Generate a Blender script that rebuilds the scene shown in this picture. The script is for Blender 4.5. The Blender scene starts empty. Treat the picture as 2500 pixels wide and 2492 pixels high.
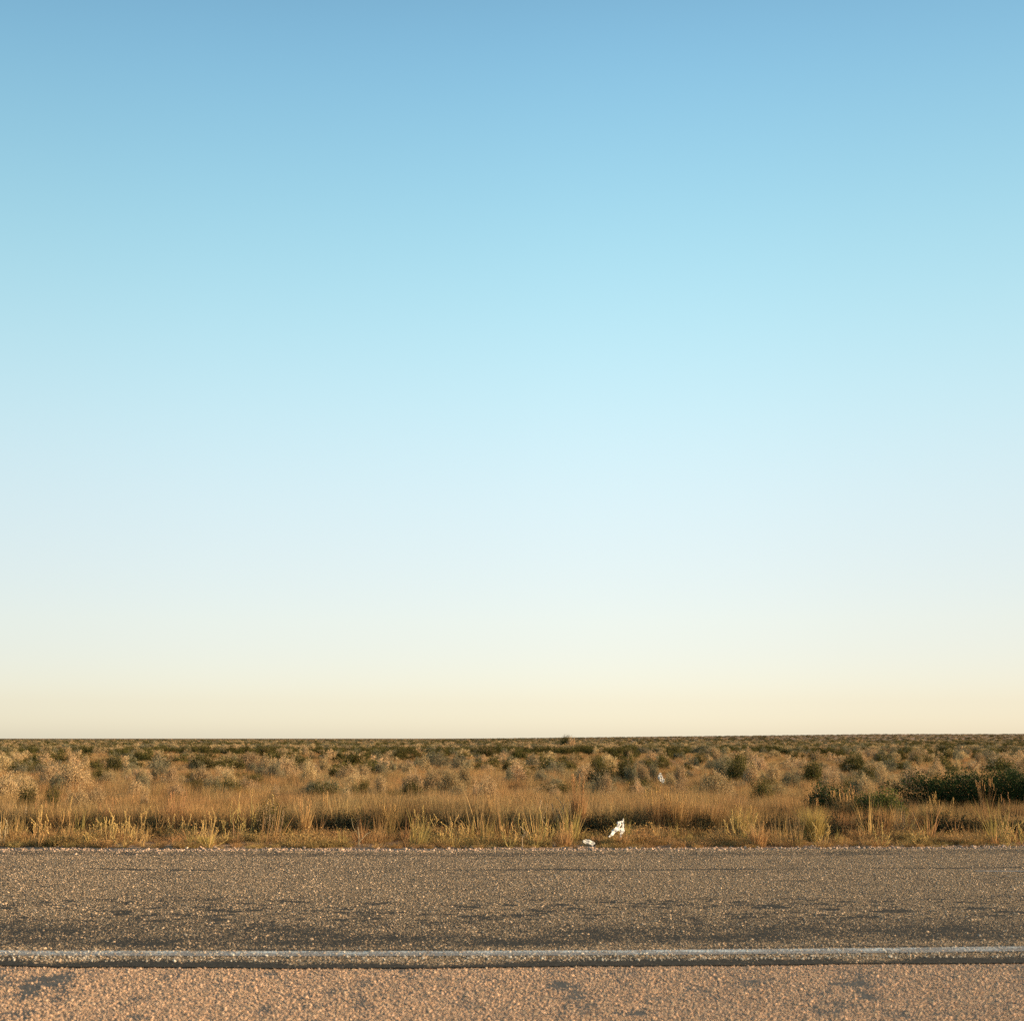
import bpy, math, random
import numpy as np
from mathutils import Vector

R = math.radians
rng = np.random.default_rng(7)
random.seed(7)
scene = bpy.context.scene
COL = scene.collection

# ------------------------------------------------------------------ camera
FPX = 1463.0                      # focal length in pixels of a 1024 wide frame
EYE = 1.6
PITCH = math.atan(227.6 / FPX)
cam_d = bpy.data.cameras.new('camera')
cam_d.sensor_width = 36.0
cam_d.lens = 36.0 * FPX / 1024.0
cam_d.clip_start = 0.1
cam_d.clip_end = 30000
cam_d.dof.use_dof = True
cam_d.dof.focus_distance = 25.0
cam_d.dof.aperture_fstop = 2.9
cam = bpy.data.objects.new('camera', cam_d)
cam.location = (0, 0, EYE)
cam.rotation_euler = (R(90) + PITCH, 0, 0)
COL.objects.link(cam)
scene.camera = cam

# ------------------------------------------------------------------ sky and sun
SUN_EL, SUN_AZ = R(13.0), R(92.0)        # azimuth clockwise from the viewing direction
w = bpy.data.worlds.new('World')
scene.world = w
w.use_nodes = True
nt = w.node_tree
nt.nodes.clear()
N = nt.nodes.new
sky = N('ShaderNodeTexSky')
sky.sky_type = 'NISHITA'
sky.sun_disc = False
sky.sun_elevation = SUN_EL
sky.sun_rotation = SUN_AZ
sky.altitude = 50
sky.air_density = 1.0
sky.dust_density = 0.6
sky.ozone_density = 2.0
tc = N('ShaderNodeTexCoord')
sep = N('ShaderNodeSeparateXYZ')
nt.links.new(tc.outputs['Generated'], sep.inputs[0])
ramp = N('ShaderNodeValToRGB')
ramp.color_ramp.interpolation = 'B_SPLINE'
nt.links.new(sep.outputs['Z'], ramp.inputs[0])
SKY_TINT = [(0.0037, (0.729, 0.738, 0.909)), (0.0238, (0.596, 0.577, 0.719)), (0.0778, (0.69, 0.564, 0.569)), (0.1625, (0.945, 0.745, 0.625)), (0.2458, (0.991, 0.913, 0.704)), (0.3255, (0.914, 0.976, 0.745)), (0.4019, (0.786, 0.931, 0.763)), (0.4693, (0.657, 0.838, 0.746)), (0.62, (0.5, 0.6, 0.52)), (1.0, (0.36, 0.4, 0.36))]  # top stops, above the view, dimmed to cut fill light on the ground
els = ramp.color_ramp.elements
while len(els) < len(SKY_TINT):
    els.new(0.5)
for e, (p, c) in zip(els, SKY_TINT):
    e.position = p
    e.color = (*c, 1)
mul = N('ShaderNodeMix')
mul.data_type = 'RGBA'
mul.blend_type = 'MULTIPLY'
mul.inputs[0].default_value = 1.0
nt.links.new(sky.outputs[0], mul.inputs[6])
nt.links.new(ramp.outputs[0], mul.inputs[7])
bg = N('ShaderNodeBackground')
bg.inputs['Strength'].default_value = 0.15
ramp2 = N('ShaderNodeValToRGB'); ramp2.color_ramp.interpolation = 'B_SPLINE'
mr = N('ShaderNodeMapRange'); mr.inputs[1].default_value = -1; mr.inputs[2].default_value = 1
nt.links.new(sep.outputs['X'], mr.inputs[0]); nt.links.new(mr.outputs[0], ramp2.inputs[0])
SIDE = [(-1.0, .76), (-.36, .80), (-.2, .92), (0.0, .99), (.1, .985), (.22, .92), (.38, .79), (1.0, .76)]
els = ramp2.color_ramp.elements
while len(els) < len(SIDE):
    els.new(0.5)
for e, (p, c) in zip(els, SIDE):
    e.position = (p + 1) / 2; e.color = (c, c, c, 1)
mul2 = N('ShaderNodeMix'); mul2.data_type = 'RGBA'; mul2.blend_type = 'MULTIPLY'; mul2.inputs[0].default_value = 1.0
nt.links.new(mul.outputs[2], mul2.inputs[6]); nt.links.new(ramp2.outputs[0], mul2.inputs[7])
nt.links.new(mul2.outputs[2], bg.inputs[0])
wo = N('ShaderNodeOutputWorld')
nt.links.new(bg.outputs[0], wo.inputs[0])

sd = bpy.data.lights.new('sun', 'SUN')
sd.energy = 4.0
sd.angle = R(0.55)
sd.color = (1.0, 0.74, 0.46)
sun = bpy.data.objects.new('sun', sd)
sdir = Vector((math.sin(SUN_AZ) * math.cos(SUN_EL), math.cos(SUN_AZ) * math.cos(SUN_EL), math.sin(SUN_EL)))
sun.rotation_euler = sdir.to_track_quat('Z', 'Y').to_euler()
sun.location = (30, -10, 20)
COL.objects.link(sun)

scene.view_settings.view_transform = 'Standard'
scene.view_settings.look = 'None'
scene.view_settings.gamma = 1
scene.view_settings.exposure = 1.5
cy = scene.cycles
cy.max_bounces = 5
cy.diffuse_bounces = 3
cy.glossy_bounces = 2
cy.transmission_bounces = 3
cy.use_denoising = False
cy.sample_clamp_indirect = 6

# ------------------------------------------------------------------ picture -> place
def ray(px, py):
    """direction through a pixel of the 2500 x 2492 photograph"""
    u = (px * 1024 / 2500 - 512) / FPX
    v = (py * 1020 / 2492 - 510) / FPX
    c, s = math.cos(PITCH), math.sin(PITCH)
    return Vector((u, c + v * s, s - v * c))

def hit(px, py, z=0.0):
    d = ray(px, py)
    t = (z - EYE) / d.z
    return Vector((d.x * t, d.y * t, z))

def at_dist(px, dist):
    return Vector(((px * 1024 / 2500 - 512) / FPX * dist * 1.0, dist, 0))

# ------------------------------------------------------------------ mesh helpers
class MB:
    def __init__(s):
        s.v = []; s.f = []; s.t = []; s.n = 0
    def add(s, verts, faces, tint):
        """tint: one number for all of these verts, or one each"""
        verts = np.asarray(verts, float).reshape(-1, 3)
        s.v.append(verts)
        s.f.extend([tuple(int(i) + s.n for i in f) for f in faces])
        t = np.asarray(tint, float)
        s.t.append(np.full(len(verts), float(t)) if t.ndim == 0 else t)
        s.n += len(verts)
    def mesh(s, name, mat, smooth=False):
        me = bpy.data.meshes.new(name)
        v = np.concatenate(s.v)
        me.from_pydata(v.tolist(), [], s.f)
        a = me.attributes.new('tint', 'FLOAT', 'POINT')
        a.data.foreach_set('value', np.concatenate(s.t).astype(np.float32))
        if mat:
            me.materials.append(mat)
        if smooth:
            me.shade_smooth()
        me.update()
        return me

def obj(name, me, parent=None, loc=None, rz=None, sc=None):
    o = bpy.data.objects.new(name, me)
    COL.objects.link(o)
    if parent:
        o.parent = parent
    if loc is not None:
        o.location = loc
    if rz is not None:
        o.rotation_euler = (0, 0, rz)
    if sc is not None:
        o.scale = sc if hasattr(sc, '__len__') else (sc, sc, sc)
    return o

def tag(o, label=None, cat=None, group=None, kind=None):
    if label: o['label'] = label
    if cat: o['category'] = cat
    if group: o['group'] = group
    if kind: o['kind'] = kind
    return o

def copy_tree(o, parent=None):
    c = o.copy()
    COL.objects.link(c)
    c.parent = parent
    for ch in list(o.children):
        copy_tree(ch, c)
    return c

# ------------------------------------------------------------------ materials
class NT:
    def __init__(s, name):
        s.m = bpy.data.materials.new(name)
        s.m.use_nodes = True
        s.t = s.m.node_tree
        s.t.nodes.clear()
        s.out = s.n('ShaderNodeOutputMaterial')
    def n(s, typ, **kw):
        x = s.t.nodes.new(typ)
        for k, v in kw.items():
            setattr(x, k, v)
        return x
    def l(s, a, b):
        s.t.links.new(a, b)
    def put(s, sock, v):
        if hasattr(v, 'is_output'):
            s.l(v, sock)
        elif v is not None:
            if hasattr(v, '__len__') and len(v) == 3 and sock.type == 'RGBA':
                v = (*v, 1)
            sock.default_value = v
    def mix(s, fac, a, b, blend='MIX'):
        x = s.n('ShaderNodeMix', data_type='RGBA', blend_type=blend)
        s.put(x.inputs[0], fac); s.put(x.inputs[6], a); s.put(x.inputs[7], b)
        return x.outputs[2]
    def math(s, op, a, b=None, c=None, clamp=False):
        x = s.n('ShaderNodeMath', operation=op, use_clamp=clamp)
        s.put(x.inputs[0], a); s.put(x.inputs[1], b)
        if c is not None: s.put(x.inputs[2], c)
        return x.outputs[0]
    def noise(s, vec, scale, detail=3, rough=0.55):
        x = s.n('ShaderNodeTexNoise')
        s.put(x.inputs['Vector'], vec)
        x.inputs['Scale'].default_value = scale
        x.inputs['Detail'].default_value = detail
        x.inputs['Roughness'].default_value = rough
        return x.outputs['Fac']
    def remap(s, v, a, b, c=0.0, d=1.0, smooth=True):
        x = s.n('ShaderNodeMapRange', interpolation_type='SMOOTHSTEP' if smooth else 'LINEAR')
        s.put(x.inputs[0], v)
        for i, k in enumerate((a, b, c, d)):
            s.put(x.inputs[i + 1], k)
        return x.outputs[0]
    def pos(s):
        return s.n('ShaderNodeNewGeometry').outputs['Position']
    def scaled(s, vec, sc):
        x = s.n('ShaderNodeVectorMath', operation='MULTIPLY')
        s.put(x.inputs[0], vec); x.inputs[1].default_value = sc
        return x.outputs[0]

def plant_mat(name, a, b, c=None, transl=0.3, patch=0.25, vary=0.35, tone=None):
    """a..b by leaf, c in patches over the land, value varies from plant to plant"""
    k = NT(name)
    at = k.n('ShaderNodeAttribute', attribute_name='tint')
    col = k.mix(at.outputs['Fac'], a, b)
    if c is not None:
        nz = k.noise(k.pos(), patch, 4, 0.6)
        col = k.mix(k.remap(nz, 0.42, 0.62), col, c)
    oi = k.n('ShaderNodeObjectInfo')
    hv = k.n('ShaderNodeHueSaturation')
    k.put(hv.inputs['Hue'], k.math('MULTIPLY_ADD', k.math('FRACT', k.math('MULTIPLY', oi.outputs['Random'], 17.3)), 0.020, 0.494))
    k.put(hv.inputs['Value'], k.math('MULTIPLY_ADD', oi.outputs['Random'], vary * 2, 1 - vary))
    k.put(hv.inputs['Color'], col)
    d = k.n('ShaderNodeBsdfDiffuse'); k.put(d.inputs[0], hv.outputs[0])
    t = k.n('ShaderNodeBsdfTranslucent'); k.put(t.inputs[0], hv.outputs[0])
    ms = k.n('ShaderNodeMixShader'); ms.inputs[0].default_value = transl
    k.l(d.outputs[0], ms.inputs[1]); k.l(t.outputs[0], ms.inputs[2])
    k.l(ms.outputs[0], k.out.inputs[0])
    return k.m

M = {}
M['grass'] = plant_mat('dry_grass', (0.40, 0.222, 0.096), (0.28, 0.150, 0.062), (0.34, 0.225, 0.105), 0.3)
M['red_grass'] = plant_mat('red_grass', (0.46, 0.25, 0.12), (0.34, 0.18, 0.085), None, 0.3, vary=0.12)
M['gold_grass'] = plant_mat('golden_grass', (0.54, 0.33, 0.145), (0.38, 0.225, 0.095), None, 0.3, vary=0.15)
M['dark_grass'] = plant_mat('brown_grass', (0.26, 0.16, 0.07), (0.17, 0.11, 0.05), None, 0.3, vary=0.15)
M['green_grass'] = plant_mat('yellow_green_grass', (0.42, 0.295, 0.105), (0.30, 0.22, 0.075), None, 0.35, vary=0.15)
M['weed'] = plant_mat('weed_stem', (0.48, 0.325, 0.13), (0.35, 0.255, 0.095), None, 0.15, vary=0.12)
M['bud'] = plant_mat('seed_bud', (0.56, 0.36, 0.15), (0.42, 0.28, 0.11), None, 0.15, vary=0.12)
M['straw'] = plant_mat('straw', (0.54, 0.40, 0.24), (0.42, 0.30, 0.17), None, 0.2, vary=0.12)
M['pale'] = plant_mat('pale_scrub_leaf', (0.50, 0.345, 0.185), (0.29, 0.20, 0.105), None, 0.2, vary=0.3)
M['grey'] = plant_mat('grey_scrub_leaf', (0.22, 0.185, 0.11), (0.14, 0.125, 0.075), None, 0.2, vary=0.2)  # grey shrubs, and the painted shaded halves of split straw bushes
M['dark'] = plant_mat('dark_green_leaf', (0.110, 0.090, 0.030), (0.062, 0.056, 0.018), None, 0.2, vary=0.25)
M['deep'] = plant_mat('deep_green_leaf', (0.050, 0.068, 0.024), (0.026, 0.042, 0.015), None, 0.15, vary=0.1)
M['under'] = plant_mat('painted_shade_leaf', (0.055, 0.052, 0.028), (0.028, 0.030, 0.018), None, 0.1, vary=0.2)  # very dark leaf colour, paints the shade of the grass hollows
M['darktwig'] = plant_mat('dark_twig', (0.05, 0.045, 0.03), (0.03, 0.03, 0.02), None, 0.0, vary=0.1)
M['bright'] = plant_mat('yellow_green_leaf', (0.115, 0.12, 0.036), (0.070, 0.082, 0.024), None, 0.3, vary=0.1)
M['twig'] = plant_mat('dry_twig', (0.30, 0.21, 0.13), (0.20, 0.14, 0.09), None, 0.0, vary=0.15)
M['low'] = plant_mat('low_weed', (0.42, 0.235, 0.10), (0.26, 0.15, 0.068), (0.33, 0.215, 0.085), 0.2, patch=0.7)

# soil
k = NT('soil')
p = k.pos()
n1 = k.noise(p, 0.35, 5, 0.6); n2 = k.noise(p, 9.0, 4, 0.65)
col = k.mix(k.remap(n1, 0.4, 0.6), (0.27, 0.15, 0.085), (0.33, 0.20, 0.11))
col = k.mix(k.remap(n2, 0.5, 0.62), col, (0.16, 0.10, 0.05))
far = k.noise(k.scaled(p, (0.02, 0.006, 1.0)), 1.0, 6, 0.7)
col = k.mix(k.math('MULTIPLY', k.remap(far, 0.45, 0.6), 0.5), col, (0.12, 0.10, 0.045))
bsdf = k.n('ShaderNodeBsdfPrincipled'); k.put(bsdf.inputs['Base Color'], col)
bsdf.inputs['Roughness'].default_value = 1.0; bsdf.inputs['Specular IOR Level'].default_value = 0.1
bm = k.n('ShaderNodeBump'); bm.inputs['Strength'].default_value = 0.8; bm.inputs['Distance'].default_value = 0.03
k.put(bm.inputs['Height'], n2); k.l(bm.outputs[0], bsdf.inputs['Normal'])
k.l(bsdf.outputs[0], k.out.inputs[0]); M['soil'] = k.m

def stone_surface(k, vec, scale, cols, bitumen, cover, bump, dist=0.006):
    """chips of several colours bedded in a darker ground; cover is a socket or number, 1 = all chips"""
    vo = k.n('ShaderNodeTexVoronoi', feature='F1'); k.put(vo.inputs['Vector'], vec); vo.inputs['Scale'].default_value = scale
    vo.inputs['Randomness'].default_value = 1.0
    cr = k.n('ShaderNodeValToRGB'); cr.color_ramp.interpolation = 'CONSTANT'
    e = cr.color_ramp.elements
    while len(e) < len(cols): e.new(0.5)
    for i, c in enumerate(cols):
        e[i].position = i / len(cols); e[i].color = (*c, 1)
    sepc = k.n('ShaderNodeSeparateColor'); k.l(vo.outputs['Color'], sepc.inputs[0])
    k.l(sepc.outputs[0], cr.inputs[0])
    # a chip shows where its cell's own random number is under the cover, and only in the middle of the cell
    keep = k.math('LESS_THAN', sepc.outputs[1], cover)
    core = k.math('LESS_THAN', vo.outputs['Distance'], 0.47)
    on = k.math('MULTIPLY', keep, core)
    bit = k.mix(k.remap(k.noise(vec, 45.0, 4, 0.75), 0.42, 0.62), bitumen, tuple(c * 1.9 for c in bitumen))
    col = k.mix(on, bit, cr.outputs[0])
    h = k.math('MULTIPLY', on, k.math('SUBTRACT', 0.62, vo.outputs['Distance']))
    bmp = k.n('ShaderNodeBump'); bmp.inputs['Strength'].default_value = bump; bmp.inputs['Distance'].default_value = dist
    k.put(bmp.inputs['Height'], h)
    return col, bmp.outputs[0]

def vnoise(x, y, seed, octaves=1, rough=0.5):
    x = np.asarray(x, float); y = np.asarray(y, float); tot = np.zeros(np.broadcast(x, y).shape); amp = 1.0; norm = 0
    tab = np.random.default_rng(seed).uniform(-1, 1, (256, 256))
    for o in range(octaves):
        fx, fy = np.floor(x), np.floor(y); u, v = x - fx, y - fy
        u = u * u * (3 - 2 * u); v = v * v * (3 - 2 * v)
        i, j = fx.astype(int) % 256, fy.astype(int) % 256; i1, j1 = (i + 1) % 256, (j + 1) % 256
        tot = tot + amp * ((tab[i, j] * (1 - u) + tab[i1, j] * u) * (1 - v) + (tab[i, j1] * (1 - u) + tab[i1, j1] * u) * v)
        norm += amp; amp *= rough; x = x * 2.03 + 17.3; y = y * 2.03 + 5.7
    return tot / norm
def sstep(v, a, b):
    t = np.clip((v - a) / (b - a), 0, 1); return t * t * (3 - 2 * t)
def road_cover(x, a):
    """how much of the seal still carries its chips; a = metres in from the near edge"""
    c = .90 + .52 * vnoise(x * 2.4, a * 1.8, 1, 6, .8) + .26 * vnoise(x * 9, a * 9, 9, 3, .7)
    aw = a + .18 * vnoise(x * .5, a * 1.5, 2, 3)
    c -= .68 * sstep(aw, .85, 1.25) * (1 - sstep(aw, 1.6, 3.2)) * (.8 + .6 * vnoise(x * 1.1, a * 2, 3, 3))      # wheel track
    sc_ = sstep(vnoise(x * 5.0, a * 7.0, 4, 5, .75) + .08, .21, .29) * sstep(a, 2.3, 2.9) * (1 - sstep(a, 3.8, 4.8))
    c -= 1.1 * sc_
    c -= .8 * (1 - sstep(np.abs(aw - 7.6), .03, .13)) * sstep(vnoise(x * .45, 0 * x, 6, 2), -.2, .2)
    c -= .35 * sstep(aw, 9.55, 9.8) * (1 - sstep(aw, 10.35, 10.5))
    rag = a + .34 * vnoise(x * 1.5, a, 7, 4, .6)
    c = c * sstep(rag, .14, .36) 
    c -= .7 * (1 - sstep(np.abs(a - .86), .02, .06)) * sstep(vnoise(x * 1.2, 0 * x, 8, 3), -.1, .3)   # crack over the line
    return np.clip(c, 0, 1)

# near and far edges of the seal, as seen in the photograph
def fit(pts, z=0.0):
    h = [hit(x, y, z) for x, y in pts]
    return np.polyfit([a.x for a in h], [a.y for a in h], 2)
LINE_FIT = fit([(0, 2325), (620, 2327), (1240, 2326), (1860, 2322), (2500, 2315)])
EDGE_FIT = fit([(0, 2361), (620, 2364), (1240, 2363), (1860, 2361), (2500, 2353)])
FAR_FIT = fit([(0, 2077), (620, 2080), (1240, 2078), (1860, 2074), (2500, 2072)])
VERGE_FIT = fit([(0, 2069), (620, 2072), (1240, 2072), (1860, 2070), (2500, 2068)])
def yline(f, x):
    xc = np.clip(x, -12, 12)          # outside the frame the road runs on straight
    y = np.polyval(f, xc)
    return y + (x - xc) * (2 * f[0] * xc + f[1])
print('line', yline(LINE_FIT, 0.), 'edge', yline(EDGE_FIT, 0.), 'far', yline(FAR_FIT, 0.), 'verge', yline(VERGE_FIT, 0.))

def strip(name, f0, f1, z, mat, xs=None, extra=None):
    """a sheet between two curves; its UV runs metres along and metres across from the first curve"""
    xs = np.concatenate([np.linspace(-3000, -60, 12), np.arange(-50, 50.1, 0.25), np.linspace(60, 3000, 12)]) if xs is None else xs
    ys0 = np.array([f0(x) for x in xs]); ys1 = np.array([f1(x) for x in xs])
    v = []; f = []
    for i, x in enumerate(xs):
        v += [(x, ys0[i], z), (x, ys1[i], z)]
        if i: f.append((2 * i - 2, 2 * i, 2 * i + 1, 2 * i - 1))
    me = bpy.data.meshes.new(name); me.from_pydata(v, [], f)
    at = me.attributes.new('across', 'FLOAT', 'POINT')
    vals = np.empty(len(v), np.float32); vals[0::2] = 0; vals[1::2] = ys1 - ys0
    at.data.foreach_set('value', vals)
    me.materials.append(mat); me.update()
    return tag(obj(name, me), kind='structure')

# asphalt: chip seal, its bands run along the road
k = NT('asphalt')
p = k.pos()
cv = k.n('ShaderNodeAttribute', attribute_name='cover').outputs['Fac']
cover = k.math('ADD', cv, k.math('MULTIPLY_ADD', k.noise(p, 14.0, 4, 0.75), 0.6, -0.3))
tone = k.noise(k.scaled(p, (.6, 1, 1)), 2.2, 5, 0.7)
cols = [(0.41, 0.28, 0.155), (0.31, 0.215, 0.12), (0.49, 0.34, 0.185), (0.25, 0.18, 0.11), (0.37, 0.24, 0.13), (0.57, 0.41, 0.235), (0.28, 0.19, 0.11)]
col, nrm = stone_surface(k, p, 62.0, cols, (0.036, 0.032, 0.026), cover, 1.0, 0.010)
bsdf = k.n('ShaderNodeBsdfPrincipled'); k.put(bsdf.inputs['Base Color'], col)
bsdf.inputs['Roughness'].default_value = 1.0; bsdf.inputs['Specular IOR Level'].default_value = 0.04
k.l(nrm, bsdf.inputs['Normal']); k.l(bsdf.outputs[0], k.out.inputs[0]); M['asphalt'] = k.m

# shoulder: pink-orange packed gravel, with patches of bare tar
k = NT('gravel_bed')
p = k.pos()
cv = k.n('ShaderNodeAttribute', attribute_name='cover').outputs['Fac']
cover = k.math('ADD', cv, k.math('MULTIPLY_ADD', k.noise(p, 14.0, 4, 0.75), 0.5, -0.25))
cols = [(0.60, 0.37, 0.21), (0.50, 0.30, 0.18), (0.70, 0.46, 0.28), (0.36, 0.23, 0.15), (0.54, 0.32, 0.19), (0.76, 0.55, 0.34)]
col, nrm = stone_surface(k, p, 70.0, cols, (0.075, 0.070, 0.062), cover, 1.0, 0.009)
bsdf = k.n('ShaderNodeBsdfPrincipled'); k.put(bsdf.inputs['Base Color'], col)
bsdf.inputs['Roughness'].default_value = 1.0; bsdf.inputs['Specular IOR Level'].default_value = 0.04
k.l(nrm, bsdf.inputs['Normal']); k.l(bsdf.outputs[0], k.out.inputs[0]); M['shoulder'] = k.m

# worn road paint: chips show through
k = NT('worn_paint')
p = k.pos()
vo = k.n('ShaderNodeTexVoronoi'); k.put(vo.inputs['Vector'], p); vo.inputs['Scale'].default_value = 62.0
sc_ = k.n('ShaderNodeSeparateColor'); k.l(vo.outputs['Color'], sc_.inputs[0])
wear = k.math('ADD', k.math('MULTIPLY', sc_.outputs[1], 0.38), k.math('ADD', k.math('MULTIPLY', k.noise(k.scaled(p, (1.2, 3, 1)), 2.0, 5, 0.75), 1.5), -0.22))
ac = k.n('ShaderNodeAttribute', attribute_name='across').outputs['Fac']
wear = k.math('SUBTRACT', wear, k.remap(ac, 0.02, 0.20, -0.20, 0.12))
on = k.math('LESS_THAN', wear, 0.56)
col = k.mix(on, (0.20, 0.16, 0.12), k.mix(k.noise(p, 20.0), (0.38, 0.41, 0.39), (0.58, 0.57, 0.52)))
bsdf = k.n('ShaderNodeBsdfPrincipled'); k.put(bsdf.inputs['Base Color'], col)
bsdf.inputs['Roughness'].default_value = 0.6
bmp = k.n('ShaderNodeBump'); bmp.inputs['Strength'].default_value = 0.7; bmp.inputs['Distance'].default_value = 0.006
k.put(bmp.inputs['Height'], k.math('SUBTRACT', 0.6, vo.outputs['Distance'])); k.l(bmp.outputs[0], bsdf.inputs['Normal'])
k.l(bsdf.outputs[0], k.out.inputs[0]); M['paint'] = k.m

def simple(name, a, b, scale, rough=0.8, bump=0.3, dist=0.01, transl=0.0):
    k = NT(name); p = k.n('ShaderNodeTexCoord').outputs['Object']
    nz = k.noise(p, scale, 4, 0.6)
    oi = k.n('ShaderNodeObjectInfo')
    col = k.mix(k.remap(nz, 0.35, 0.65), a, b)
    hv = k.n('ShaderNodeHueSaturation'); k.put(hv.inputs['Color'], col)
    k.put(hv.inputs['Value'], k.math('MULTIPLY_ADD', oi.outputs['Random'], 0.7, 0.6))
    b_ = k.n('ShaderNodeBsdfPrincipled'); k.put(b_.inputs['Base Color'], hv.outputs[0])
    b_.inputs['Roughness'].default_value = rough; b_.inputs['Specular IOR Level'].default_value = 0.25
    bm_ = k.n('ShaderNodeBump'); bm_.inputs['Strength'].default_value = bump; bm_.inputs['Distance'].default_value = dist
    k.put(bm_.inputs['Height'], nz); k.l(bm_.outputs[0], b_.inputs['Normal'])
    if transl:
        t = k.n('ShaderNodeBsdfTranslucent'); k.put(t.inputs[0], hv.outputs[0])
        ms = k.n('ShaderNodeMixShader'); ms.inputs[0].default_value = transl
        k.l(b_.outputs[0], ms.inputs[1]); k.l(t.outputs[0], ms.inputs[2]); k.l(ms.outputs[0], k.out.inputs[0])
    else:
        k.l(b_.outputs[0], k.out.inputs[0])
    return k.m
M['stone'] = simple('pink_stone', (0.54, 0.37, 0.25), (0.36, 0.24, 0.16), 40)
M['chip'] = simple('tan_chip', (0.55, 0.385, 0.24), (0.37, 0.26, 0.16), 40)
M['shoulder_stone'] = simple('orange_stone', (0.68, 0.435, 0.265), (0.43, 0.27, 0.165), 40)
M['chip2'] = simple('grey_chip', (0.26, 0.22, 0.17), (0.17, 0.145, 0.115), 40)
M['plastic'] = simple('white_plastic', (0.68, 0.67, 0.64), (0.56, 0.55, 0.52), 8, 0.4, 0.5, 0.02, 0.25)
M['greyplastic'] = simple('grey_plastic', (0.42, 0.43, 0.45), (0.30, 0.31, 0.33), 8, 0.4, 0.5, 0.02, 0.15)

# ------------------------------------------------------------------ ground, shoulder, road
def ground_z(x, y):
    r = np.hypot(x, y); az = np.degrees(np.arctan2(x, y))
    s = np.clip((r - 450) / 2200, 0, 1); s = s * s * (3 - 2 * s)
    a = np.clip((az + 3.0) / 17.0, 0, 1) * np.clip((150 - az) / 60, 0, 1)
    return s * a * 8.0
rad = np.concatenate([[0.01], np.geomspace(4, 9000, 70)])
ang = np.radians(np.arange(0, 360, 2.0))
gv = [(0, 0, 0)]; gf = []
for r_ in rad[1:]:
    for a_ in ang:
        x_, y_ = r_ * math.sin(a_), r_ * math.cos(a_)
        gv.append((x_, y_, float(ground_z(x_, y_))))
na = len(ang)
for j in range(na):
    gf.append((0, 1 + (j + 1) % na, 1 + j))
for i in range(len(rad) - 2):
    for j in range(na):
        a0 = 1 + i * na + j; b0 = 1 + i * na + (j + 1) % na
        gf.append((a0, b0, b0 + na, a0 + na))
gm = bpy.data.meshes.new('ground'); gm.from_pydata(gv, [], gf); gm.materials.append(M['soil']); gm.shade_smooth()
tag(obj('ground', gm), kind='structure')

WX = np.concatenate([[-3001.0], np.arange(-60, 60, .02), [3001.0]])
NEAR_W = vnoise(WX * 1.3, WX * 0, 61, 5, .6); FAR_W = vnoise(WX * .9, WX * 0, 62, 6, .7)
verge = lambda x: yline(VERGE_FIT, x) + 0.05 * math.sin(x * 1.7) + 0.03 * math.sin(x * 5.1)
farE = lambda x: yline(FAR_FIT, x) + .28 * float(np.interp(x, WX, FAR_W))
nearE = lambda x: yline(EDGE_FIT, x) + 0.03 * math.sin(x * 0.9) + 0.07 * float(np.interp(x, WX, NEAR_W))
lineY = lambda x: yline(LINE_FIT, x)
strip('gravel_verge', lambda x: farE(x) - 0.3, verge, 0.004, M['shoulder'])
def sheet(name, f0, f1, z, mat, cover, rows, fx=7.8, step=.035):
    xs = np.concatenate([np.linspace(-3000, -60, 10), np.arange(-50, -fx, 1.0), np.arange(-fx, fx, step), np.arange(fx, 50, 1.0), np.linspace(60, 3000, 10)])
    y0 = np.array([f0(x) for x in xs]); y1 = np.array([f1(x) for x in xs]); t = rows
    X = np.repeat(xs, len(t)); A = (t[None, :] * (y1 - y0)[:, None]); Y = (y0[:, None] + A).ravel()
    me = bpy.data.meshes.new(name); nx, ny = len(xs), len(t)
    v = np.stack([X, Y, np.full(len(X), z)], 1)
    i = np.arange(nx - 1)[:, None] * ny + np.arange(ny - 1)[None, :]; i = i.ravel()
    q = np.stack([i, i + ny, i + ny + 1, i + 1], 1)
    me.vertices.add(len(v)); me.vertices.foreach_set('co', v.astype(np.float32).ravel())
    me.loops.add(q.size); me.loops.foreach_set('vertex_index', q.astype(np.int32).ravel())
    me.polygons.add(len(q)); me.polygons.foreach_set('loop_start', (np.arange(len(q)) * 4).astype(np.int32))
    me.update(calc_edges=True)
    at = me.attributes.new('cover', 'FLOAT', 'POINT'); at.data.foreach_set('value', cover(X, Y, A.ravel()).astype(np.float32))
    me.materials.append(mat)
    return tag(obj(name, me), kind='structure')
BARE = [(120, 2405, 52, 26), (150, 2436, 30, 14), (30, 2480, 40, 14), (880, 2412, 16, 22), (880, 2450, 22, 16), (1365, 2405, 22, 10), (1400, 2440, 26, 14), (1432, 2462, 26, 12),
        (660, 2380, 16, 10), (1130, 2450, 30, 12), (1700, 2418, 34, 8), (2080, 2405, 40, 8), (2110, 2430, 26, 10), (2440, 2440, 20, 8), (320, 2448, 18, 16), (330, 2484, 30, 10), (640, 2470, 20, 12), (1190, 2390, 30, 6), (2010, 2470, 26, 10), (520, 2400, 14, 8), (1560, 2475, 22, 8), (2300, 2475, 30, 7)]
BW = []
for bx, by, hw, hh in BARE:
    c_ = hit(bx, by); BW.append((c_.x, c_.y, hw / 2.4414 * c_.y / FPX, abs(hit(bx, by - hh).y - hit(bx, by + hh).y) / 2))
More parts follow.
